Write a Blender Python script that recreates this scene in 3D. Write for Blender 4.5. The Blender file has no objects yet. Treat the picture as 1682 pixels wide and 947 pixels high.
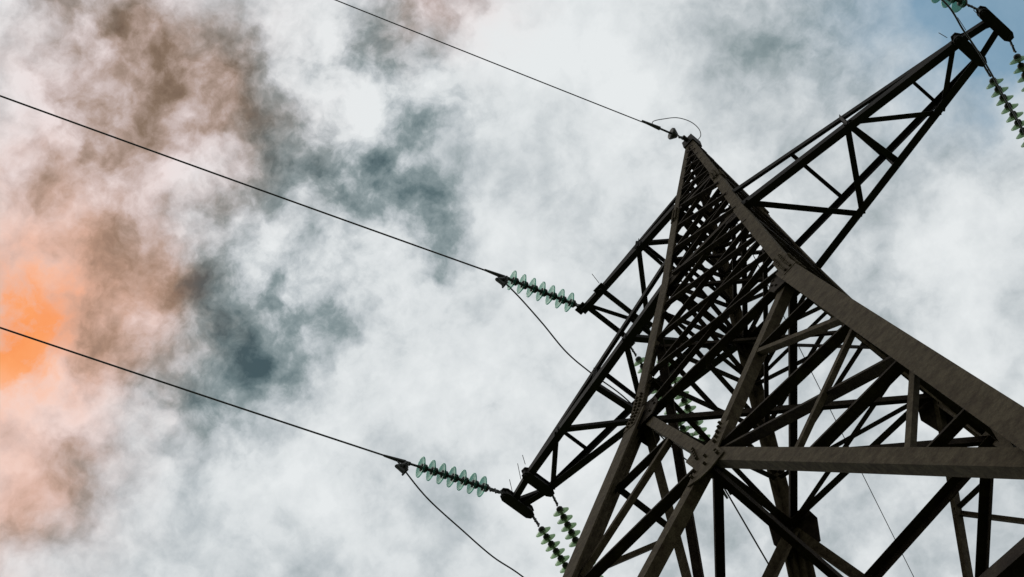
import bpy, math, random
from mathutils import Vector, Matrix
random.seed(7)
V = Vector
SC = bpy.context.scene
COL = SC.collection

# ------------------------------------------------------------------ camera
ZO = 15.98                       # height of the leg kink above the ground
CAM = V((3.98494, -7.70819, -14.37969 + ZO))
RV = V((-2.46426, -1.13828, -0.20124)); FPX = 2908.844
cam_d = bpy.data.cameras.new('camera'); cam = bpy.data.objects.new('camera', cam_d); COL.objects.link(cam)
Rw = Matrix.Rotation(RV.length, 3, RV.normalized())       # world -> camera
cam.matrix_world = Matrix.Translation(CAM) @ Rw.transposed().to_4x4()
cam_d.sensor_width = 36.0; cam_d.lens = FPX / 1682.0 * 36.0
cam_d.clip_start = 0.05; cam_d.clip_end = 5000.0
SC.camera = cam

# ------------------------------------------------------------------ sky
SUN_EL, SUN_AZ = math.radians(60), math.radians(-155)      # azimuth counted from +X
world = bpy.data.worlds.new('World'); SC.world = world; world.use_nodes = True
nt = world.node_tree; nt.nodes.clear(); N = nt.nodes.new; LK = nt.links.new
out = N('ShaderNodeOutputWorld'); bg = N('ShaderNodeBackground'); bg.inputs['Strength'].default_value = 0.1
LK(bg.outputs[0], out.inputs[0])
nish = N('ShaderNodeTexSky'); nish.sky_type = 'NISHITA'; nish.sun_disc = False
nish.sun_elevation = SUN_EL; nish.sun_rotation = math.pi/2 - SUN_AZ
nish.air_density = 1.0; nish.dust_density = 1.2
tc = N('ShaderNodeTexCoord')
def math_(op, a, b=None, c=None, clamp=False):
    n = N('ShaderNodeMath'); n.operation = op; n.use_clamp = clamp
    for i, s in enumerate((a, b, c)):
        if s is None: continue
        if isinstance(s, (int, float)): n.inputs[i].default_value = s
        else: LK(s, n.inputs[i])
    return n.outputs[0]
def vmath(op, a, b=None, scale=None):
    n = N('ShaderNodeVectorMath'); n.operation = op
    for i, s in enumerate((a, b)):
        if s is None: continue
        if isinstance(s, (tuple, list, Vector)): n.inputs[i].default_value = tuple(s)
        else: LK(s, n.inputs[i])
    if scale is not None: n.inputs['Scale'].default_value = scale
    return n.outputs['Value'] if op in ('DOT_PRODUCT', 'LENGTH') else n.outputs['Vector']
def noise(vec, scale, detail=6, rough=0.55, lac=2.0, dist=0.0, col=False):
    n = N('ShaderNodeTexNoise'); n.inputs['Scale'].default_value = scale; n.inputs['Detail'].default_value = detail
    n.inputs['Roughness'].default_value = rough; n.inputs['Lacunarity'].default_value = lac; n.inputs['Distortion'].default_value = dist
    LK(vec, n.inputs['Vector']); return n.outputs['Color'] if col else n.outputs['Fac']
def mixc(fac, a, b, typ='MIX'):
    n = N('ShaderNodeMix'); n.data_type = 'RGBA'; n.blend_type = typ; n.clamp_factor = True
    for key, s in ((0, fac), (6, a), (7, b)):
        if isinstance(s, (int, float)): n.inputs[key].default_value = s
        elif isinstance(s, (tuple, list)): n.inputs[key].default_value = tuple(s) + ((1,) if len(s) == 3 else ())
        else: LK(s, n.inputs[key])
    return n.outputs[2]
DIR = tc.outputs['Generated']
# two scales of swirl push the cloud banks about so their rims turn ragged
w1 = vmath('SCALE', vmath('SUBTRACT', noise(DIR, 10, 3, 0.5, col=True), (0.5, 0.5, 0.5)), scale=0.05)
w2 = vmath('SCALE', vmath('SUBTRACT', noise(DIR, 30, 7, 0.58, col=True), (0.5, 0.5, 0.5)), scale=0.055)
WD = vmath('NORMALIZE', vmath('ADD', vmath('ADD', DIR, w1), w2))
def bank(az, el, r, amp):
    """a soft cloud bank (or gap) round one direction of the sky; az, el, r in degrees"""
    a, e = math.radians(az), math.radians(el)
    d = vmath('DOT_PRODUCT', WD, (math.cos(a)*math.cos(e), math.sin(a)*math.cos(e), math.sin(e)))
    k = 2.0 / math.radians(r*1.25)**2
    return math_('MULTIPLY', math_('EXPONENT', math_('MULTIPLY_ADD', d, k, -k)), amp)
def total(lst):
    s = None
    for b in lst:
        t = bank(*b); s = t if s is None else math_('ADD', s, t)
    return s
# cloud banks: azimuth, elevation, radius in degrees, strength
BRIGHT = [(172.39, 69.1, 0.49, 0.3), (167.76, 69.13, 0.49, 0.25), (173.36, 67.12, 0.79, 0.3), (178.62, 68.25, 0.79, 0.2), (164.81, 66.08, 0.98, 0.3), (165.01, 59.43, 0.79, 0.3), (163.46, 58.92, 0.98, 0.25), (155.74, 72.09, 0.79, 0.3), (151.29, 71.03, 0.89, 0.4), (147.05, 70.07, 0.69, 0.4), (172.85, 69.77, 0.55, 0.45), (173.13, 65.86, 0.79, 0.4), (149.32, 66.62, 1.18, 0.3), (160.1, 65.77, 1.18, 0.4), (152.49, 65.0, 0.89, 0.3), (142.68, 64.51, 1.58, 0.2), (135.21, 62.86, 1.97, 0.12), (132.32, 68.68, 1.18, 0.3), (138.04, 71.18, 1.18, 0.2), (122.43, 70.76, 1.58, 0.12), (127.53, 72.36, 1.18, 0.1), (146.08, 61.26, 1.58, 0.2), (156.88, 57.98, 1.58, 0.15), (149.98, 59.47, 1.77, 0.15), (142.87, 61.75, 1.77, 0.1), (162.11, 59.17, 1.18, 0.3), (109.95, 58.11, 1.58, 0.1), (103.66, 60.01, 1.77, 0.12), (168.19, 62.91, 0.79, 0.25), (116.6, 54.49, 0.98, 0.08), (113.39, 65.75, 1.58, 0.1)]
DARK = [(156.08, 67.87, 3.94, 0.42), (168.48, 67.94, 3.55, 0.3), (156.27, 62.03, 3.35, 0.42), (148.54, 70.2, 2.17, 0.2), (163.93, 58.02, 2.36, 0.12), (146.69, 73.59, 0.98, 0.35), (146.93, 72.42, 0.89, 0.45), (144.09, 71.14, 0.98, 0.6), (142.43, 69.81, 0.89, 0.65), (144.19, 68.6, 0.89, 0.6), (146.64, 67.74, 0.98, 0.55), (141.45, 67.47, 0.98, 0.7), (139.92, 66.49, 0.79, 0.45), (149.92, 68.16, 0.89, 0.55), (152.88, 68.75, 0.79, 0.55), (156.47, 69.93, 0.98, 0.6), (156.02, 70.87, 0.59, 0.4), (155.83, 67.49, 0.89, 0.45), (148.18, 69.24, 0.79, 0.35), (161.09, 69.31, 1.38, 0.55), (165.29, 69.96, 1.18, 0.55), (170.42, 70.58, 1.18, 0.55), (167.46, 70.24, 0.98, 0.35), (159.17, 70.36, 0.79, 0.4), (174.06, 69.39, 0.98, 0.45), (177.35, 69.51, 0.79, 0.35), (169.55, 66.66, 0.89, 0.45), (171.96, 67.66, 0.79, 0.35), (165.62, 67.82, 1.18, 0.25), (167.09, 65.88, 0.79, 0.4), (156.84, 63.76, 0.98, 0.35), (152.32, 63.63, 0.98, 0.5), (154.89, 61.79, 1.18, 0.3), (158.57, 62.34, 1.18, 0.35), (149.49, 64.43, 0.98, 0.3), (161.67, 62.48, 0.98, 0.45), (163.63, 63.8, 0.79, 0.45), (159.51, 61.2, 0.98, 0.35), (152.82, 61.8, 0.98, 0.4), (154.59, 60.33, 0.69, 0.5), (163.78, 65.01, 0.79, 0.4), (167.15, 65.02, 0.79, 0.35), (150.24, 63.98, 0.89, 0.45), (159.16, 63.87, 0.98, 0.35), (162.85, 61.27, 0.98, 0.3), (162.38, 56.32, 1.48, 0.28), (163.57, 54.51, 1.38, 0.3), (161.8, 57.62, 0.98, 0.2), (159.4, 56.63, 0.79, 0.15), (141.21, 73.89, 0.98, 0.8), (135.64, 73.76, 0.69, 0.4), (170.82, 64.45, 0.98, 0.25), (110.21, 60.76, 1.58, 0.16), (109.2, 69.05, 1.77, 0.08), (127.55, 68.39, 1.77, 0.03), (98.09, 67.4, 2.36, 0.2), (103.62, 69.41, 1.58, 0.15), (137.02, 70.0, 0.98, 0.1), (120.23, 54.19, 1.77, 0.12), (99.37, 63.0, 1.58, 0.06), (137.2, 60.36, 1.18, 0.07)]
WARM = [(162.97, 69.47, 2.56, 0.7), (172.27, 69.78, 2.36, 0.6), (169.94, 66.15, 2.36, 0.6), (168.55, 63.26, 2.17, 0.7), (163.56, 63.19, 1.77, 0.6), (165.89, 60.48, 2.17, 0.6), (164.53, 55.9, 2.56, 0.8), (167.15, 65.02, 1.97, 0.5), (141.21, 73.89, 1.38, 0.8), (133.53, 73.8, 1.18, 0.4), (159.07, 68.95, 1.58, 0.45), (160.38, 61.87, 1.58, 0.5), (166.12, 57.98, 1.77, 0.5), (161.71, 58.03, 1.58, 0.4)]
GLOW = [(166.47, 57.49, 2.17, 0.35), (170.14, 62.26, 2.17, 0.4), (165.1, 61.47, 2.17, 0.35), (168.57, 60.73, 1.18, 1.3), (167.88, 61.3, 0.98, 0.9), (167.45, 59.53, 0.89, 1.2), (164.84, 60.18, 0.89, 0.8), (169.44, 62.42, 0.98, 0.45), (163.57, 62.16, 0.98, 0.2), (169.87, 59.58, 1.58, 1.2), (164.28, 55.55, 1.38, 0.3), (169.48, 64.11, 0.98, 0.2)]
BLUE = [(88.64, 65.58, 1.77, 0.85), (91.4, 64.66, 1.38, 0.55), (92.03, 67.03, 1.38, 0.45), (96.12, 67.75, 1.97, 0.35), (96.65, 65.44, 1.77, 0.28), (100.63, 68.63, 1.58, 0.18), (95.5, 64.02, 0.98, 0.12)]
lo = noise(vmath('ADD', DIR, w1), 13, 9, 0.56)
hi = noise(vmath('ADD', DIR, vmath('SCALE', w2, scale=0.4)), 38, 9, 0.6)
warm = math_('MINIMUM', total(WARM), 1.0)
loc, hic = math_('SUBTRACT', lo, 0.5), math_('SUBTRACT', hi, 0.5)
cover = math_('SUBTRACT', 1.0, math_('EXPONENT', math_('MULTIPLY', total(DARK), -1.5)))       # how deep inside a dark bank
rag = math_('ADD', math_('MULTIPLY', hic, 1.5), math_('MULTIPLY', loc, 1.1))
shade = math_('MULTIPLY', cover, math_('SUBTRACT', math_('MULTIPLY_ADD', warm, -0.13, 0.52), rag))
dens = math_('ADD', math_('MULTIPLY', loc, 0.95), math_('MULTIPLY', hic, 0.55))
dens = math_('SUBTRACT', math_('ADD', math_('ADD', dens, 0.80), math_('MULTIPLY', total(BRIGHT), 0.75)), shade)
ramp = N('ShaderNodeValToRGB'); LK(dens, ramp.inputs[0]); cr = ramp.color_ramp; cr.interpolation = 'LINEAR'
stops = [(0.0, (0.06, 0.10, 0.115)), (0.22, (0.13, 0.185, 0.20)), (0.45, (0.26, 0.32, 0.335)), (0.66, (0.50, 0.545, 0.57)), (0.84, (0.70, 0.735, 0.75)), (1.0, (0.80, 0.83, 0.84))]
cr.elements[0].position = 0; cr.elements[0].color = stops[0][1] + (1,)
cr.elements[1].position = 1; cr.elements[1].color = stops[-1][1] + (1,)
for p, c in stops[1:-1]:
    e = cr.elements.new(p); e.color = c + (1,)
cloud = ramp.outputs[0]
wr = N('ShaderNodeValToRGB'); LK(dens, wr.inputs[0]); we = wr.color_ramp
we.elements[0].position = 0.0; we.elements[0].color = (0.20, 0.105, 0.055, 1); we.elements[1].position = 1.0; we.elements[1].color = (0.80, 0.73, 0.75, 1)
for p, c in ((0.25, (0.29, 0.165, 0.095)), (0.5, (0.47, 0.31, 0.245)), (0.74, (0.60, 0.49, 0.48))):
    e = we.elements.new(p); e.color = c + (1,)
cloud = mixc(warm, cloud, mixc(0.35, wr.outputs[0], mixc(1.0, cloud, (1.12, 0.90, 0.82), 'MULTIPLY')))
gl_ = total(GLOW)
glow = math_('MULTIPLY', math_('SUBTRACT', 1.0, math_('EXPONENT', math_('MULTIPLY', gl_, -1.1))), math_('MULTIPLY_ADD', hi, 2.0, -0.15, clamp=True), clamp=True)
cloud = mixc(glow, cloud, mixc(math_('POWER', glow, 1.8), (1.0, 0.60, 0.45), mixc(dens, (0.92, 0.22, 0.045), (1.0, 0.38, 0.13))))
cloud = vmath('SCALE', cloud, scale=10.0)
blue = math_('MINIMUM', total(BLUE), 0.85)
gap = mixc(0.9, nish.outputs[0], (1.5, 3.1, 4.5))
LK(mixc(blue, cloud, gap), bg.inputs['Color'])

sun_d = bpy.data.lights.new('sun', 'SUN'); sun_d.energy = 0.75; sun_d.angle = math.radians(25); sun_d.color = (1.0, 0.93, 0.84)
sun = bpy.data.objects.new('sun', sun_d); COL.objects.link(sun)
sdir = V((math.cos(SUN_AZ)*math.cos(SUN_EL), math.sin(SUN_AZ)*math.cos(SUN_EL), math.sin(SUN_EL)))
sun.rotation_euler = sdir.to_track_quat('Z', 'Y').to_euler()
SC.view_settings.view_transform = 'Standard'; SC.view_settings.look = 'None'
SC.view_settings.exposure = 0.0; SC.view_settings.gamma = 1.0; SC.view_settings.use_curve_mapping = False
SC.render.engine = 'CYCLES'

# ------------------------------------------------------------------ materials
def mat(name, base, rough=0.6, metal=0.0, var=None, scale=8.0, bump=0.0, spec=0.5, streak=None):
    m = bpy.data.materials.new(name); m.use_nodes = True; t = m.node_tree; b = t.nodes['Principled BSDF']
    b.inputs['Roughness'].default_value = rough; b.inputs['Metallic'].default_value = metal
    b.inputs['Specular IOR Level'].default_value = spec
    b.inputs['Base Color'].default_value = base + (1,)
    if var:
        tcn = t.nodes.new('ShaderNodeTexCoord'); src = tcn.outputs['Object']
        n1 = t.nodes.new('ShaderNodeTexNoise'); n1.inputs['Scale'].default_value = scale; n1.inputs['Detail'].default_value = 8; n1.inputs['Roughness'].default_value = 0.7
        t.links.new(src, n1.inputs['Vector'])
        r = t.nodes.new('ShaderNodeValToRGB'); r.color_ramp.elements[0].position = 0.36; r.color_ramp.elements[1].position = 0.64
        r.color_ramp.elements[0].color = var[0] + (1,); r.color_ramp.elements[1].color = var[1] + (1,)
        e = r.color_ramp.elements.new(0.5); e.color = base + (1,)
        t.links.new(n1.outputs['Fac'], r.inputs[0]); c = r.outputs[0]
        n2 = t.nodes.new('ShaderNodeTexNoise'); n2.inputs['Scale'].default_value = scale*7; n2.inputs['Detail'].default_value = 4; n2.inputs['Roughness'].default_value = 0.75
        t.links.new(src, n2.inputs['Vector'])
        mr = t.nodes.new('ShaderNodeMapRange'); mr.inputs['From Min'].default_value = .3; mr.inputs['From Max'].default_value = .7
        mr.inputs['To Min'].default_value = .62; mr.inputs['To Max'].default_value = 1.4
        t.links.new(n2.outputs['Fac'], mr.inputs['Value'])
        mx = t.nodes.new('ShaderNodeMix'); mx.data_type = 'RGBA'; mx.blend_type = 'MULTIPLY'; mx.inputs[0].default_value = 1
        t.links.new(c, mx.inputs[6]); t.links.new(mr.outputs[0], mx.inputs[7]); t.links.new(mx.outputs[2], b.inputs['Base Color'])
        if bump:
            bp = t.nodes.new('ShaderNodeBump'); bp.inputs['Strength'].default_value = bump; bp.inputs['Distance'].default_value = 0.01
            t.links.new(n2.outputs['Fac'], bp.inputs['Height']); t.links.new(bp.outputs[0], b.inputs['Normal'])
    return m
M_LEG = mat('rusted_steel', (0.050, 0.037, 0.021), 0.9, 0, ((0.030, 0.019, 0.010), (0.073, 0.056, 0.034)), 12.0, 0.3, 0.1)
M_BAR = mat('weathered_steel', (0.020, 0.013, 0.008), 0.9, 0, ((0.012, 0.007, 0.004), (0.034, 0.025, 0.015)), 9.0, 0.4, 0.1)
M_ARM = mat('dark_arm_steel', (0.014, 0.011, 0.010), 0.85, 0, ((0.008, 0.006, 0.005), (0.024, 0.019, 0.016)), 3.0, 0.3, 0.3)
M_IRON = mat('cast_iron', (0.03, 0.033, 0.03), 0.6, 0.2, ((0.02, 0.02, 0.02), (0.05, 0.05, 0.045)), 20.0, 0, 0.4)
M_WIRE = mat('stranded_wire', (0.045, 0.045, 0.047), 0.55, 0.4)
M_FOOT = mat('concrete', (0.36, 0.35, 0.33), 0.9, 0, ((0.28, 0.27, 0.25), (0.42, 0.41, 0.39)), 3.0, 0.3)
M_GRASS = mat('grass_ground', (0.06, 0.085, 0.028), 0.95, 0, ((0.045, 0.06, 0.02), (0.10, 0.11, 0.045)), 0.7, 0.6, 0.2)
def glass_mat(name, tint, body):
    """cast insulator glass: partly see-through, partly milky, with a soft sheen"""
    m = bpy.data.materials.new(name); m.use_nodes = True; q = m.node_tree; q.nodes.clear(); A = q.nodes.new
    o = A('ShaderNodeOutputMaterial'); tr = A('ShaderNodeBsdfTransparent'); tr.inputs[0].default_value = tint + (1,)
    tl_ = A('ShaderNodeBsdfTranslucent'); tl_.inputs[0].default_value = body + (1,)
    df = A('ShaderNodeBsdfDiffuse'); df.inputs[0].default_value = body + (1,)
    gl = A('ShaderNodeBsdfGlossy'); gl.inputs['Roughness'].default_value = 0.3; gl.inputs[0].default_value = (.8, .9, .86, 1)
    m1 = A('ShaderNodeMixShader'); m1.inputs[0].default_value = .5; q.links.new(tl_.outputs[0], m1.inputs[1]); q.links.new(df.outputs[0], m1.inputs[2])
    m2 = A('ShaderNodeMixShader'); m2.inputs[0].default_value = .42; q.links.new(tr.outputs[0], m2.inputs[1]); q.links.new(m1.outputs[0], m2.inputs[2])
    fr = A('ShaderNodeFresnel'); fr.inputs[0].default_value = 1.4
    m3 = A('ShaderNodeMixShader'); ml = A('ShaderNodeMath'); ml.operation = 'MULTIPLY'; ml.inputs[1].default_value = .35; q.links.new(fr.outputs[0], ml.inputs[0]); q.links.new(ml.outputs[0], m3.inputs[0]); q.links.new(m2.outputs[0], m3.inputs[1]); q.links.new(gl.outputs[0], m3.inputs[2])
    q.links.new(m3.outputs[0], o.inputs[0]); return m
M_GLASS = glass_mat('green_glass', (0.42, 0.68, 0.61), (0.13, 0.33, 0.27))
M_GLASS_Y = glass_mat('pale_green_glass', (0.60, 0.72, 0.54), (0.28, 0.37, 0.21))

# ------------------------------------------------------------------ helpers
class MB:
    def __init__(s): s.v = []; s.f = []
    def add(s, vs, fs):
        o = len(s.v); s.v += [tuple(p) for p in vs]; s.f += [tuple(i + o for i in f) for f in fs]; return s
    def obj(s, name, mt, parent=None, smooth=False, org=V((0, 0, 0))):
        me = bpy.data.meshes.new(name)
        me.from_pydata([tuple(V(p) - org) for p in s.v], [], s.f); me.update()
        import bmesh
        b = bmesh.new(); b.from_mesh(me); bmesh.ops.recalc_face_normals(b, faces=b.faces); b.to_mesh(me); b.free()
        me.materials.append(mt)
        if smooth: me.polygons.foreach_set('use_smooth', [True]*len(me.polygons))
        o = bpy.data.objects.new(name, me); COL.objects.link(o)
        if parent is not None: o.parent = parent
        return o
def angle_bar(mb, p, q, s, u, v, t=None, s2=None):
    """steel angle: heel on line p-q, one flange towards u, one towards v"""
    p, q, u, v = V(p), V(q), V(u), V(v); d = (q - p).normalized(); s2 = s2 or s
    u = (u - d*u.dot(d)).normalized(); v = v - d*v.dot(d); v = (v - u*u.dot(v)).normalized(); t = t or max(0.006, s*0.09)
    pr = [(0, 0), (s, 0), (s, t), (t, t), (t, s2), (0, s2)]
    vs = [p + u*a + v*b for a, b in pr] + [q + u*a + v*b for a, b in pr]
    fs = [(i, (i+1) % 6, (i+1) % 6 + 6, i + 6) for i in range(6)] + [(0, 1, 2, 3), (0, 3, 4, 5), (6, 7, 8, 9), (6, 9, 10, 11)]
    return mb.add(vs, fs)
def rod(mb, p, q, r, n=8, r2=None):
    p, q = V(p), V(q); d = (q-p).normalized(); a = d.orthogonal().normalized(); b = d.cross(a); r2 = r if r2 is None else r2
    vs = [p + (a*math.cos(6.2832*i/n) + b*math.sin(6.2832*i/n))*r for i in range(n)] + [q + (a*math.cos(6.2832*i/n) + b*math.sin(6.2832*i/n))*r2 for i in range(n)]
    return mb.add(vs, [(i, (i+1) % n, (i+1) % n + n, i+n) for i in range(n)] + [tuple(range(n)), tuple(range(n, 2*n))])
def tube(mb, pts, r, n=8):
    pts = [V(p) for p in pts]; vs = []; a = None
    for i, p in enumerate(pts):
        d = (pts[min(i+1, len(pts)-1)] - pts[max(i-1, 0)]).normalized()
        a = d.orthogonal().normalized() if a is None else (a - d*a.dot(d)).normalized()
        b = d.cross(a)
        vs += [p + (a*math.cos(6.2832*k/n) + b*math.sin(6.2832*k/n))*r for k in range(n)]
    fs = [(i*n+k, i*n+(k+1) % n, (i+1)*n+(k+1) % n, (i+1)*n+k) for i in range(len(pts)-1) for k in range(n)]
    fs += [tuple(range(n)), tuple(range(len(vs)-n, len(vs)))]
    return mb.add(vs, fs)
def lathe(mb, prof, n=20):
    vs = [(r*math.cos(6.2832*k/n), r*math.sin(6.2832*k/n), z) for r, z in prof for k in range(n)]
    fs = [(i*n+k, i*n+(k+1) % n, (i+1)*n+(k+1) % n, (i+1)*n+k) for i in range(len(prof)-1) for k in range(n)]
    return mb.add(vs, fs + [tuple(range(n)), tuple(range(len(vs)-n, len(vs)))])
def plate(mb, poly, nrm, t):
    nrm = V(nrm).normalized()*t/2; poly = [V(p) for p in poly]; n = len(poly)
    return mb.add([p+nrm for p in poly] + [p-nrm for p in poly], [(i, (i+1) % n, (i+1) % n+n, i+n) for i in range(n)] + [tuple(range(n)), tuple(range(n, 2*n))])
def spline(P, n=14):
    P = [V(p) for p in P]; P = [P[0]*2-P[1]] + P + [P[-1]*2-P[-2]]; o = []
    for i in range(1, len(P)-2):
        for k in range(n):
            t = k/n; a, b, c, d = P[i-1:i+3]
            o.append(0.5*((2*b) + (c-a)*t + (2*a-5*b+4*c-d)*t*t + (3*b-a-3*c+d)*t**3))
    return o + [P[-2]]
def bolt(mb, p, n, r=0.014, h=0.022):
    n = V(n).normalized(); rod(mb, V(p)-n*0.004, V(p)+n*h, r, 6)
def tag(o, label=None, cat=None, group=None, kind=None):
    for k, x in (('label', label), ('category', cat), ('group', group), ('kind', kind)):
        if x: o[k] = x
    return o
def empty(name, loc, label, cat, group=None):
    o = bpy.data.objects.new(name, None); COL.objects.link(o); o.location = loc; return tag(o, label, cat, group)

# ------------------------------------------------------------------ the ground
g = MB(); S = 1500; n = 40
vs = []; 
for i in range(n+1):
    for j in range(n+1):
        a, b = (2*i/n-1), (2*j/n-1); x, y = math.copysign(abs(a)**2.2, a)*S, math.copysign(abs(b)**2.2, b)*S
        r = math.hypot(x, y); h = 0 if r < 12 else 1.2*math.sin(x*.013+1)*math.cos(y*.017)*min(1, (r-12)/80)
        vs.append((x, y, h))
g.add(vs, [(i*(n+1)+j, (i+1)*(n+1)+j, (i+1)*(n+1)+j+1, i*(n+1)+j+1) for i in range(n) for j in range(n)])
tag(g.obj('ground', M_GRASS, smooth=True), kind='structure')

# ------------------------------------------------------------------ the pylon
SL, ZA, WA, ZB, WB, ZK, WK, ZP = 0.23211, 2.78452, 0.58917, 3.46182, 0.51817, 4.61558, 0.35581, 6.88171
ZD, WDk, ZE, WE = 4.88644, 0.32123, 5.25663, 0.26792
D0, HB = 2.60, 7.65
def Wz(z):
    if z <= 0: return 1 - SL*z
    if z <= ZA: return 1 + (WA-1)*z/ZA
    if z <= ZK: return WA + (WK-WA)*(z-ZA)/(ZK-ZA)
    return WK + (0.045-WK)*(z-ZK)/(ZP-ZK)
OFF = V((0, 0, 0))
def F(k, x, o, z):
    """point of face k (0 = -Y, then +X, +Y, -X): x along the face, o outwards"""
    for _ in range(k): pass
    a = (x, -o); 
    for _ in range(k): a = (-a[1], a[0])
    return V((a[0], a[1], z))
def face_axes(k, z):
    e = 0.02
    up = (F(k, 0, Wz(z+e), z+e) - F(k, 0, Wz(z-e), z-e)).normalized(); al = F(k, 1, 0, 0)
    nrm = al.cross(up); 
    if nrm.dot(F(k, 0, 1, 0)) < 0: nrm = -nrm
    return al, up, nrm.normalized()
tower = empty('lattice_tower', (0, 0, 0), 'rust brown four legged steel lattice power pylon with three cross arms, seen from below', 'pylon')
def zo(p): return V((p[0], p[1], p[2] + ZO))
def part(mb, name, mt, parent=tower, label=None):
    mb.v = [(a, b, c+ZO) for a, b, c in mb.v]
    o = mb.obj(name, mt, parent)
    if label: o['label'] = label
    return o
# legs, each with its splice plates
for sx, sy in ((-1, -1), (1, -1), (1, 1), (-1, 1)):
    ex = lambda z: .05 if z <= 0 else max(.0, .05 - .0078*z)
    C3 = lambda z: V((sx*(Wz(z)+ex(z)), sy*(Wz(z)+ex(z)), z))
    m = MB(); u, v = V((-sx, 0, 0)), V((0, -sy, 0))
    angle_bar(m, C3(-ZO+0.15), C3(0.0), 0.185, u, v, 0.018)
    pk_ = V((-sx, -sy, 0))*.019; angle_bar(m, C3(-ZO+0.2)+pk_, C3(-.02)+pk_, 0.11, u, v, 0.05)      # packing angle the braces bolt to
    angle_bar(m, C3(0.0), C3(ZA), 0.125, u, v, 0.012)
    angle_bar(m, C3(ZA), C3(ZK), 0.11, u, v, 0.011)
    angle_bar(m, C3(ZK), C3(ZP-0.02), 0.085, u, v, 0.009)
    leg = part(m, 'leg', M_LEG)
    # splices: short cover angles over the joints with rows of bolts
    for zc, ln, sz, off in ((0.0, 0.30, 0.15, 0.006), (ZK-0.15, 0.2, 0.115, 0.006), (-HB, 0.4, 0.195, 0.006)):
        for z0, z1 in ((zc-ln if zc < 0.1 else zc-ln*.5, zc), (zc, zc+ln)):
            m = MB(); a, b = C3(z0), C3(z1); o = V((sx, sy, 0))*off
            angle_bar(m, a+o, b+o, sz, u, v, 0.008)
            for q in (0.12, 0.3, 0.5, 0.7, 0.88):
                p = a.lerp(b, q)+o
                for w in (0.35, 0.75):
                    bolt(m, p+u*sz*w, V((0, sy, 0))); bolt(m, p+v*sz*w, V((sx, 0, 0)))
            part(m, 'splice_plate', M_LEG, leg)
    m = MB(); c = C3(-ZO); c.z = -ZO
    for hw, h0, h1 in ((0.55, -0.3, 0.12), (0.28, 0.12, 0.3)):
        vs = [V((c.x+a*hw, c.y+b*hw, c.z+h)) for h in (h0, h1) for a, b in ((-1, -1), (1, -1), (1, 1), (-1, 1))]
        m.add(vs, [(0, 1, 2, 3), (4, 5, 6, 7), (0, 1, 5, 4), (1, 2, 6, 5), (2, 3, 7, 6), (3, 0, 4, 7)])
    part(m, 'footing', M_FOOT)

def face_bar(k, a, b, s, name='brace', mt=None, inset=0.022, flip=False, s2=None, parent=tower):
    """angle in face k between (x, z) and (x, z): one flange lies in the face, the other points into the tower along the lower edge"""
    (xa, za), (xb, zb) = a, b
    p, q = F(k, xa, Wz(za), za), F(k, xb, Wz(zb), zb); al, up, nr = face_axes(k, (za+zb)/2)
    d = (q-p).normalized(); e = nr.cross(d)
    if e.z < 0: e = -e
    if abs(e.z) < 0.15 and e.dot(al)*((xa+xb)/2) > 0: e = -e
    inset -= 0.03 if za+zb > 0.1 else -0.006
    p = p - nr*inset - e*s*0.5; q = q - nr*inset - e*s*0.5
    inn = nr if flip else -nr
    m = MB(); angle_bar(m, p, q, s, e, inn, None, s2)
    return part(m, name, mt or M_BAR, parent)
def gusset(k, pts, inset, name='gusset_plate', bolts=(), t=0.012, mt=None, bh=0.022):
    m = MB(); inset -= 0.03 if pts[0][1] > .1 else -0.006; al, up, nr = face_axes(k, sum(p[1] for p in pts)/len(pts))
    P = [F(k, x, Wz(z), z) - nr*inset for x, z in pts]; plate(m, P, nr, t)
    for x, z in bolts:
        bolt(m, F(k, x, Wz(z), z) - nr*inset, nr, 0.014, bh)
    return part(m, name, mt or M_LEG)
bodyz = [0, 0.7, 1.4, 2.1, ZA, ZB, 4.05, ZK]
peakz = [ZK, ZD, ZE, 5.62, 5.95, 6.24, 6.48, 6.68]; peakzo = [ZK, 4.76, 5.07, 5.45, 5.8, 6.1, 6.37, 6.6]
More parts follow.
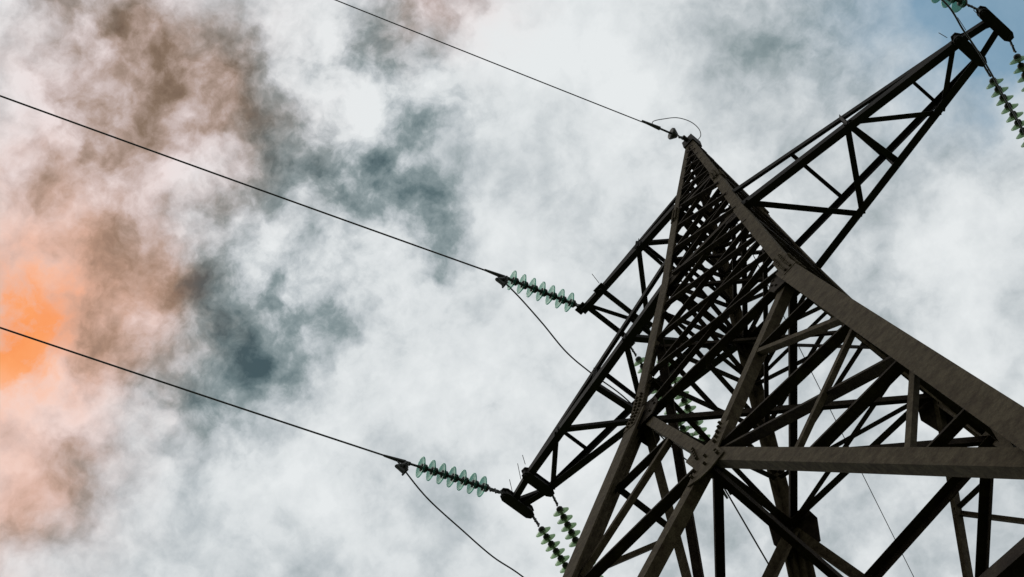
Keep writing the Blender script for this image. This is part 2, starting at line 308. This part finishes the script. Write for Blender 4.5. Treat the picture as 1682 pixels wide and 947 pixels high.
for k in range(4):
    W = Wz
    # straight members round the tower at the main levels
    face_bar(k, (-W(0)+.03, 0.0), (W(0)-.03, 0.0), 0.04, 'horizontal_strut', inset=.03, s2=.08)
    face_bar(k, (-W(ZA)+.03, ZA), (W(ZA)-.03, ZA), 0.08, 'horizontal_strut')
    face_bar(k, (-W(ZK)+.02, ZK), (W(ZK)-.02, ZK), 0.06, 'horizontal_strut')
    # crossed lattice of body and peak
    for zl in (bodyz, peakzo if k % 2 else peakz):
        for z0, z1 in zip(zl[:-1], zl[1:]):
            s = (0.056 if k else 0.052) if zl is bodyz else 0.042
            face_bar(k, (W(z0)-.05, z0+.03), (-W(z1)+(.145 if k == 0 and zl is bodyz else .05), z1-.03), s*.42, 'lattice_bar', inset=-0.008 if k == 0 and zl is bodyz else .018, s2=s)
            face_bar(k, (-W(z0)+.05, z0+.03), (W(z1)-.05, z1-.03), s*.42, 'lattice_bar', inset=0.024 if k == 0 else .034, s2=s)
    for zz in ((2.1, ZB, 4.05, ZD, ZE) if k > 1 else (ZB, ZE)):
        face_bar(k, (-W(zz)+.03, zz), (W(zz)-.03, zz), 0.02, 'horizontal_strut', inset=.05, s2=.045)
    # big crossing below the kink
    big = 0.10
    for sx in (-1, 1):
        face_bar(k, (sx*(W(0)-.05), -0.08), (sx*.03, -D0+.05), big, 'main_brace', M_LEG, inset=0.0225, s2=.10)
        face_bar(k, (sx*.03, -D0-.05), (sx*(W(-7.2)-.05), -7.2), 0.128, 'main_brace', M_LEG, inset=0.0225, s2=.10)
        xb = lambda z: sx*(W(-7.2))*(-z-D0)/(7.2-D0)           # x of the lower brace at height z
        xt = lambda z: sx*W(0)*(1+z/D0)                        # x of the upper brace
        L = lambda z: sx*(W(z)-.05)
        for a, b, s, fl in (((L(-1.22), -1.22), (xt(-1.24), -1.24), .07, .4), ((xt(-1.26), -1.26), (L(-2.5), -2.5), .055, 1),
                        ((sx*.06, -D0), (L(-2.65), -2.65), .09, .4), ((L(-2.76), -2.76), (xb(-4.12), -4.12), .045, 1),
                        ((L(-4.2), -4.2), (xb(-4.3), -4.3), .085, .4), ((L(-4.4), -4.4), (xb(-5.65), -5.65), .05, 1),
                        ((L(-5.75), -5.75), (xb(-5.82), -5.82), .07, .4), ((L(-5.85), -5.85), (xb(-6.7), -6.7), .05, 1)):
            face_bar(k, a, b, s*fl, 'strut', M_LEG if fl == 1 else M_BAR, inset=0.028, s2=s)
        if sx > 0: face_bar(k, (.08, -D0-.02), (L(-4.0), -4.05), .03, 'strut', inset=.05, s2=.085)
        # bottom section
        face_bar(k, (sx*(W(-HB)-.05), -HB-.08), (-sx*(W(-ZO)-.05), -ZO+.5), 0.13, 'main_brace', inset=0.023 if sx > 0 else 0.16)
    face_bar(k, (-W(-HB)+.03, -HB), (W(-HB)-.03, -HB), 0.13, 'horizontal_strut', inset=0.024)
    # plates where the big braces meet
    bl = [(sx*x, -D0+dz) for sx in (-1, 1) for x, dz in ((.10, .02), (.115, .09), (.13, .16), (.145, .23), (.155, .30))]
    gusset(k, [(-.16, -D0+.30), (-.05, -D0+.02+.16), (.05, -D0+.18), (.16, -D0+.30), (.25, -D0+.22), (.13, -D0-.12), (.2, -D0-.34), (.05, -D0-.42), (-.05, -D0-.42), (-.2, -D0-.34), (-.13, -D0-.12), (-.25, -D0+.22)], 0.012,
           bolts=bl + [(-.12, -D0-.2), (.12, -D0-.2), (-.14, -D0-.28), (.14, -D0-.28), (0, -D0-.1), (0, -D0-.25)], bh=0.035)
    for sx in (-1, 1):
        w0 = W(0)
        q = 1.15 if (k, sx) in ((1, 1), (2, -1), (2, 1), (3, -1)) else 1.0
        gusset(k, [(sx*(w0-.02), .16), (sx*(w0-.22*q), .09*q), (sx*(w0-.27*q), -.12), (sx*(w0-.20*q), -.32*q), (sx*(w0+.02), -.34*q)], 0.034, mt=M_BAR,
               bolts=[(sx*(w0-.2), .0), (sx*(w0-.22), -.1), (sx*(w0-.17), -.2)])
        gusset(k, [(sx*(W(ZA)-.02), ZA+.2), (sx*(W(ZA)-.24), ZA+.10), (sx*(W(ZA)-.24), ZA-.12), (sx*(W(ZA)-.02), ZA-.2)], 0.034, mt=M_BAR)
        gusset(k, [(sx*(W(-HB)-.02), -HB+.4), (sx*(W(-HB)-.38), -HB+.2), (sx*(W(-HB)-.38), -HB-.2), (sx*(W(-HB)-.02), -HB-.4)], 0.034)
face_bar(2, (WA-.03, ZA-.02), (-Wz(.95)+.05, .95), .03, 'lattice_bar', inset=.05, s2=.065)
# diaphragms inside
def inner_bar(p, q, s, name='diaphragm_bar', mt=None, v=(0, 0, -1), u=None):
    m = MB(); p, q = V(p), V(q); d = (q-p).normalized(); u = u or d.cross(V(v)); angle_bar(m, p, q, s, u, v); return part(m, name, mt or M_BAR)
inner_bar((-.93, -.93, -.03), (.93, .93, -.03), .085); inner_bar((-.93, .93, .07), (.93, -.93, .07), .085)
wa = WA-.05
inner_bar((-wa, -wa, ZA-.03), (wa, wa, ZA-.03), .06); inner_bar((-wa, wa, ZA+.04), (wa, -wa, ZA+.04), .06)
for zz in (1.4, ZB):
    a = Wz(zz)-.05
    inner_bar((-a, -a, zz-.02), (a, a, zz-.02), .05); inner_bar((-a, a, zz+.05), (a, -a, zz+.05), .05)
wc = Wz(-D0)-.06; zc = -D0
for k in range(4):
    a, b = F(k, 0, wc, zc-.05), F(k+1, 0, wc, zc-.05)
    inner_bar(a, b, .085)
    inner_bar(F(k, 0, wc, zc-.14), V((0, 0, zc-.42)) + F(k, 0, .03, 0), .085)
inner_bar((-Wz(1.4)+.06, -Wz(1.4)+.09, 1.4), (-wc, 0.05, zc), .085, 'hip_brace')
m = MB(); plate(m, [V((a*.16, b*.16, zc-.43)) for a, b in ((-1, -.3), (-.3, -1), (.3, -1), (1, -.3), (1, .3), (.3, 1), (-.3, 1), (-1, .3))], (0, 0, 1), .012); part(m, 'gusset_plate', M_BAR)
wh = Wz(-HB)-.08
inner_bar((-wh, 0, -HB-.02), (wh, 0, -HB-.02), .09); inner_bar((0, -wh, -HB+.1), (0, wh, -HB+.1), .09)
# peak cap
m = MB()
for z0, z1, w in ((ZP-.16, ZP+.02, .085),):
    vs = [V((a*w, b*w, z)) for z in (z0, z1) for a, b in ((-1, -1), (1, -1), (1, 1), (-1, 1))]
    m.add(vs, [(0, 1, 2, 3), (4, 5, 6, 7), (0, 1, 5, 4), (1, 2, 6, 5), (2, 3, 7, 6), (3, 0, 4, 7)])
rod(m, (-.0, -.16, ZP-.06), (0, .16, ZP-.06), .03)
part(m, 'peak_cap', M_ARM)

# ------------------------------------------------------------------ cross arms
XI, XO, ZT, PI_, PO = 3.33565, 3.69617, 2.78637, 0.18032, 0.19179
def end_plate(parent, x, z, p, t=0.12, h=0.10, ext=0.05):
    m = MB(); n = 3; L = p+ext; poly = []
    for s in (1, -1):
        for i in range(n+1):
            a = math.pi*i/n
            poly.append(V((x + math.cos(a)*t/2*s, s*(L-t/2 + math.sin(a)*t/2), z)))
    for zz in (z-h/2, z+h/2):
        plate(m, [V((q.x, q.y, zz)) for q in poly], (0, 0, 1), .016)
    plate(m, [V((x-.008, -L+.05, z-h/2+.008)), V((x-.008, L-.05, z-h/2+.008)), V((x-.008, L-.05, z+h/2-.008)), V((x-.008, -L+.05, z+h/2-.008))], (1, 0, 0), .1)
    for y in (-L+.04, L-.04): rod(m, (x, y, z-h/2-.03), (x, y, z+h/2+.03), .024)
    return part(m, 'end_plate', M_ARM, parent)
def lower_arm(sd, label):
    """sd = +1 / -1: side of the tower; the lattice of one arm is the other's turned half round"""
    f = sd
    def root(y, up): w, z = (WB, ZB) if up else (WA, ZA); return V((sd*w, y*w, z))
    def tip(y, up): return V((sd*XI, y*PI_, ZT + (0.035 if up else -0.035)))
    def at(y, up, t): return root(y, up).lerp(tip(y, up), t)
    m = MB()
    for y in (-1, 1):
        angle_bar(m, root(y, False), at(y, False, 1), .085, V((0, -y, 0)), V((0, 0, 1)))
        angle_bar(m, root(y, True), at(y, True, 1), .062, V((0, -y, 0)), V((0, 0, -1)))
        # the chords run on between the two end plates
        angle_bar(m, at(y, False, 1.001), V((sd*XO, y*.09, ZT-.03)), .07, V((0, -y, 0)), V((0, 0, 1)))
    arm = part(m, 'cross_arm', M_ARM, label=label)
    def bar(a, b, s=.06, up=1):
        mm = MB(); d = (b-a).normalized(); u = d.cross(V((0, 0, 1))).normalized(); angle_bar(mm, a - u*s/2, b - u*s/2, s, u, V((0, 0, up))); part(mm, 'lattice_bar', M_ARM, arm)
    A = -f      # side where the zig-zag starts
    h = V((0, 0, .012))
    bar(at(A, 0, .02)+h, at(-A, 0, .28)+h, .065); bar(at(-A, 0, .28)+h, at(A, 0, .5)+h, .065); bar(at(A, 0, .51)+h, at(-A, 0, .765)+h, .055)
    bar(at(-A, 0, .77)+h, at(A, 0, .985)+h, .055); bar(at(A, 0, .5)+h*3, at(-A, 0, .52)+h*3, .07)
    bar(at(-1, 1, .27)-h, at(1, 1, .27)-h, .04, -1); bar(at(-1, 1, .78)-h, at(1, 1, .78)-h, .035, -1); bar(at(-1, 1, .5)-h, at(1, 1, .5)-h, .045, -1)
    for y in (-1, 1):
        for t0, t1 in ((.5, .5),):
            bar(at(y, 0, t0)+V((0, -y*.02, 0)), at(y, 1, t1)+V((0, -y*.02, 0)), .04)
    # web between the end plates
    bar(V((sd*XI, -PI_*sd, ZT+.02)), V((sd*XO, .0, ZT+.02)), .055); 
    end_plate(arm, sd*XI, ZT, PI_); end_plate(arm, sd*XO, ZT-.005, PO)
    for i, (x, y) in enumerate(((XI-.06, -PI_-.06), (XO-.05, -PO+.08), (XI+.12, -.15))):
        mm = MB(); rod(mm, (sd*x, y, ZT+.06), (sd*x + .03*(i-1), y-.03*i, ZT+.30), .004, 5); part(mm, 'bird_spike', M_ARM, arm)
    return arm
lower_arm(1, 'lower right cross arm reaching up to the corner'); lower_arm(-1, 'lower left cross arm')
UI, UO, ZU, PU = 1.62485, 1.95463, 4.64057, 0.37993
def upper_arm():
    root = lambda y, up: V((-(WE if up else WDk), y*(WE if up else WDk), ZE if up else ZD))
    tip = lambda y, up: V((-UI, y*PU, ZU + (.035 if up else -.03)))
    at = lambda y, up, t: root(y, up).lerp(tip(y, up), t)
    m = MB()
    for y in (-1, 1):
        angle_bar(m, root(y, 0), at(y, 0, 1.26), .075, V((0, -y, 0)), V((0, 0, 1)))
        angle_bar(m, root(y, 1), at(y, 1, 1.02), .05, V((0, -y, 0)), V((0, 0, -1)))
    arm = part(m, 'cross_arm', M_ARM, label='short upper left cross arm')
    def bar(a, b, s=.05, up=1):
        mm = MB(); d = (b-a).normalized(); u = d.cross(V((0, 0, 1))).normalized(); angle_bar(mm, a - u*s/2, b - u*s/2, s, u, V((0, 0, up))); part(mm, 'lattice_bar', M_ARM, arm)
    h = V((0, 0, .012))
    bar(at(1, 0, .02)+h, at(-1, 0, .47)+h, .05); bar(at(-1, 0, .49)+h, at(1, 0, .98)+h, .06); bar(at(-1, 0, .48)+h*3, at(1, 0, .5)+h*3, .045)
    bar(at(-1, 0, 1.0)+h, at(1, 0, 1.0)+h, .065); bar(at(-1, 0, 1.2)+h, at(1, 0, 1.2)+h, .065); bar(at(-1, 0, 1.2)+h*3, at(1, 0, 1.0)+h*3, .05)
    bar(at(-1, 1, .5)-h, at(1, 1, .5)-h, .04, -1)
    for y in (-1, 1): bar(at(y, 0, .5), at(y, 1, .5), .04)
    for x, y in ((UI, -PU), (UI, PU), (UO, -PU), (UO, PU)):
        mm = MB(); plate(mm, [V((-x-.07, y-.05, ZU-.035)), V((-x+.07, y-.05, ZU-.035)), V((-x+.07, y+.05, ZU-.035)), V((-x-.07, y+.05, ZU-.035))], (0, 0, 1), .014)
        rod(mm, (-x, y, ZU-.08), (-x, y, ZU+.05), .022); part(mm, 'end_plate', M_ARM, arm)
    mm = MB(); rod(mm, (-UI+.04, -PU-.05, ZU), (-UI+.0, -PU-.10, ZU+.26), .004, 5); part(mm, 'bird_spike', M_ARM, arm)
upper_arm()

# ------------------------------------------------------------------ insulator strings
dm = MB(); lathe(dm, [(.018, -.012), (.05, -.006), (.112, -.022), (.1225, -.022), (.1245, -.013), (.10, -.001), (.06, .020), (.03, .026)], 24)
DISC = dm.obj('glass_disc', M_GLASS, smooth=True); DISC_ME = DISC.data; bpy.data.objects.remove(DISC)
DISC_ME2 = DISC_ME.copy(); DISC_ME2.materials[0] = M_GLASS_Y
cm = MB(); lathe(cm, [(.012, -.062), (.018, -.05), (.02, -.02), (.045, -.012), (.05, .02), (.047, .05), (.028, .066), (.012, .07)], 14)
CAP = cm.obj('metal_cap', M_IRON, smooth=True); CAP_ME = CAP.data; bpy.data.objects.remove(CAP)
def insulator(root, dirv, nd, lead, total_len, label, group, me=DISC_ME, sc=1.0):
    """root: shackle on the arm; dirv: direction of pull; cap side points to the arm"""
    root, d = zo(root), V(dirv).normalized()
    e = empty('insulator_string', root, label, 'insulator', group)
    e.rotation_mode = 'QUATERNION'; e.rotation_quaternion = (-d).to_track_quat('Z', 'X')    # local +Z points back to the arm
    m = MB(); z = 0
    rod(m, (0, 0, .03), (0, 0, -lead+.03), .011)
    for zz in (.0, -lead*.38, -lead*.72):
        tube(m, [(.026*math.cos(a), .0, zz+.034*math.sin(a)) for a in [i*math.pi/6 for i in range(13)]], .009, 6)
        rod(m, (-.04, 0, zz-.03), (.04, 0, zz-.03), .012, 6)
    m.obj('link', M_IRON, e)
    sp = 0.127*sc
    for i in range(nd):
        zc_ = -lead - .06 - i*sp
        a = bpy.data.objects.new('glass_disc', me); COL.objects.link(a); a.parent = e; a.location = (0, 0, zc_); a.scale = (sc,)*3
        b = bpy.data.objects.new('metal_cap', CAP_ME); COL.objects.link(b); b.parent = a
    ze = -lead - .06 - nd*sp + .03
    m = MB(); rod(m, (0, 0, ze+.06), (0, 0, -total_len), .014)
    rod(m, (0, 0, -total_len+.10), (0, 0, -total_len-.16), .028, 8, .014)
    m.obj('tension_clamp', M_IRON, e)
    return e
def dvec(az, slope): return V((math.cos(az)*math.cos(slope), math.sin(az)*math.cos(slope), -math.sin(slope)))
AN = -1.8438
G1 = 'glass insulator strings on the left pulling span'; G2 = 'long paired glass insulator strings on the far side'
tl, tu = 1.3264, 1.1277
IN = {}
rootn = {'low': (-XO, -PO-.01, ZT), 'up': (-UO, -PU, ZU), 'right': (XO, -PO-.01, ZT)}
insulator(rootn['low'], dvec(AN, .1129), 7, .2, tl, 'green glass insulator string on lower left arm tip, pulling left', G1)
insulator(rootn['up'], dvec(AN, .0595), 7, .09, tu, 'green glass insulator string on short upper left arm, pulling left', G1)
insulator(rootn['right'], dvec(AN, .1129), 7, .2, tl, 'glass insulator string leaving the right arm tip at top edge', G1)
AP, SP = 1.9061, 0.25
LP = 2.1869
pp = {'lowo': (-XO, PO+.01, ZT), 'lowi': (-XI, PI_+.01, ZT), 'upo': (-UO, PU, ZU), 'upi': (-UI, PU, ZU), 'ro': (XO, PO+.01, ZT), 'ri': (XI, PI_+.01, ZT)}
lab = {'lowo': 'outer one of the paired green strings below the lower left arm tip', 'lowi': 'inner one of the paired green strings below lower left arm, nearer the leg',
       'upo': 'outer one of the paired strings behind the lattice from short upper arm', 'upi': 'inner one of the paired strings behind the lattice from short upper arm',
       'ro': 'green insulator string cut by the right edge, from outermost plate of right arm', 'ri': 'green insulator string hanging from inner plate of the right arm tip'}
clampP = {}
for a, b, key in (('lowo', 'lowi', 'low'), ('upo', 'upi', 'up'), ('ro', 'ri', 'right')):
    pa, pb = V(pp[a]), V(pp[b]); mid = (pa+pb)/2; end = mid + dvec(AP, SP)*LP; clampP[key] = end
    for q, kk in ((pa, a), (pb, b)):
        side = (q-mid)*0.25; tgt = end + side; d = tgt - q
        insulator(q, d, 16, .2, d.length, lab[kk], G2, me=DISC_ME2, sc=.8)

# ------------------------------------------------------------------ conductors, jumpers, earth wire
def span(root, az, ss, L, a, b, length, step=1.0):
    c = V(root) + dvec(az, ss)*L; h = V((math.cos(az), math.sin(az), 0)); n = int(length/step)
    return c, [c + h*(i*step) + V((0, 0, -a*i*step + b*(i*step)**2)) for i in range(n+1)]
def cable(name, pts, r, label, cat, group=None, nn=8):
    m = MB(); P = [zo(p) for p in pts]; c = P[0].copy(); tube(m, P, r, nn); return tag(m.obj(name, M_WIRE, None, True, V((0, 0, 0))), label, cat, group)
GW = 'conductors leaving the pylon'
cl = {}
for key, ss, L, a, lb in (('low', .1129, tl, .0914, 'lowest dark power line wire running off to the left edge'),
                          ('up', .0595, tu, .1229, 'middle dark power line wire running to the left edge, from short upper arm'),
                          ('right', .1129, tl, .0914, 'power line wire leaving the right arm tip beyond the top edge')):
    c, P = span(rootn[key], AN, ss, L, a, .0016, 57); cl[key] = c; cable('power_line', P, .0105, lb, 'power line', GW)
for key, lb in (('low', 'power line wire below the paired strings of lower left arm'), ('up', 'thin wire hanging down from a clamp behind the lattice, bottom centre'),
                ('right', 'power line wire beyond the right edge from right arm')):
    c = clampP[key]; h = V((math.cos(1.9061), math.sin(1.9061), 0))
    cable('power_line', [c + h*(i-.1) + V((0, 0, -.16*i+.0026*i*i)) for i in range(0, 60)], .0105, lb, 'power line', GW)
jl = {'low': [(-4.1, -1.01, 2.39), (-4.15, -.44, 2.33), (-4.2, .05, 2.33), (-4.25, .56, 2.45), (-4.35, 1.5, 2.5)],
      'up': [(-2.30, -1.1, 4.55), (-2.34, -.69, 4.41), (-2.39, -.28, 4.25), (-2.44, .17, 4.33), (-2.51, .87, 4.55), (-2.64, 1.8, 4.5)],
      'right': [(3.54, -1.03, 1.85), (3.47, -.64, 1.73), (3.39, -.24, 1.80), (3.26, .27, 1.97), (3.14, .76, 2.15), (2.9, 1.5, 2.3)]}
for key, lb in (('low', 'sagging jumper cable curving down from the lower left string clamp'), ('up', 'jumper cable looping from upper left string clamp behind the lattice'),
                ('right', 'jumper cable passing behind the right arm tip plates')):
    P = spline([cl[key] - V((0, 0, .02))] + [V(p) for p in jl[key]] + [clampP[key]], 10)
    cable('jumper_cable', P, .0095, lb, 'cable', 'jumper cables under the arms')
# strain clamps with their U bolts, where jumper and conductor meet
for key, lb in (('low', 'dark bolted strain clamp at the end of lower left glass string'), ('up', 'dark bolted strain clamp at the end of upper left glass string'), ('right', 'dark strain clamp beyond the top edge on the right arm string')):
    c = zo(cl[key]); d = dvec(AN, .1); m = MB()
    rod(m, c - d*.16, c + d*.16, .024, 8, .012); tube(m, [c - d*.1, c - d*.1 + V((0, 0, -.05)) + d*.0, c + d*.0 + V((0, 0, -.14)), c - d*.09 + V((0, 0, -.22))], .026)
    for i in range(5):
        p = c - d*(.10 - .0*i) + V((0, 0, -.05-.04*i)); rod(m, p - V((.05, 0, 0)), p + V((.05, 0, 0)), .011, 6)
    tag(m.obj('strain_clamp', M_IRON), lb, 'clamp', 'strain clamps on the left span')
# earth wire, both ways from the peak
pk = V((0, 0, ZP))
d = dvec(AN, .0309)
eo = insulator(pk - V((0, .08, .05)), d, 1, .13, .5, 'small dark single insulator tying the earth wire to the peak', 'earth wire insulators', me=None or CAP_ME)
for ch in list(eo.children):
    if ch.name.startswith('glass_disc'):
        ch.name = 'porcelain_disc'; bm_ = MB(); lathe(bm_, [(.03, -.03), (.075, -.055), (.082, -.03), (.045, .02), (.03, .04)], 20)
        o = bm_.obj('porcelain_disc', M_IRON, eo, True); o.location = ch.location
        for cc in list(ch.children): bpy.data.objects.remove(cc)
        bpy.data.objects.remove(ch)
c, P = span(pk, AN, .0309, .5632, .1328, .0016, 70); cable('earth_wire', P, .0075, 'thin uppermost wire running from the peak to the top edge', 'wire', 'earth wires')
c2, P2 = span(pk + V((.05, .056, 0)), 1.9511, .0774, .5, .0832, .0014, 45)
cable('earth_wire', [pk + V((.02, .02, -.03))] + P2, .0055, 'hair thin wire seen through the lattice, running down from the peak', 'wire', 'earth wires')
cable('earth_wire_loop', spline([(-0.152, -0.544, 6.857), (-0.142, -0.507, 7.082), (-0.090, -0.321, 7.395), (-0.024, -0.085, 7.723), (0.032, 0.114, 7.817), (0.061, 0.218, 7.680), (0.059, 0.210, 7.394), (0.031, 0.110, 7.075)], 8), .006, 'thin wire loop arching over the peak insulator', 'wire')
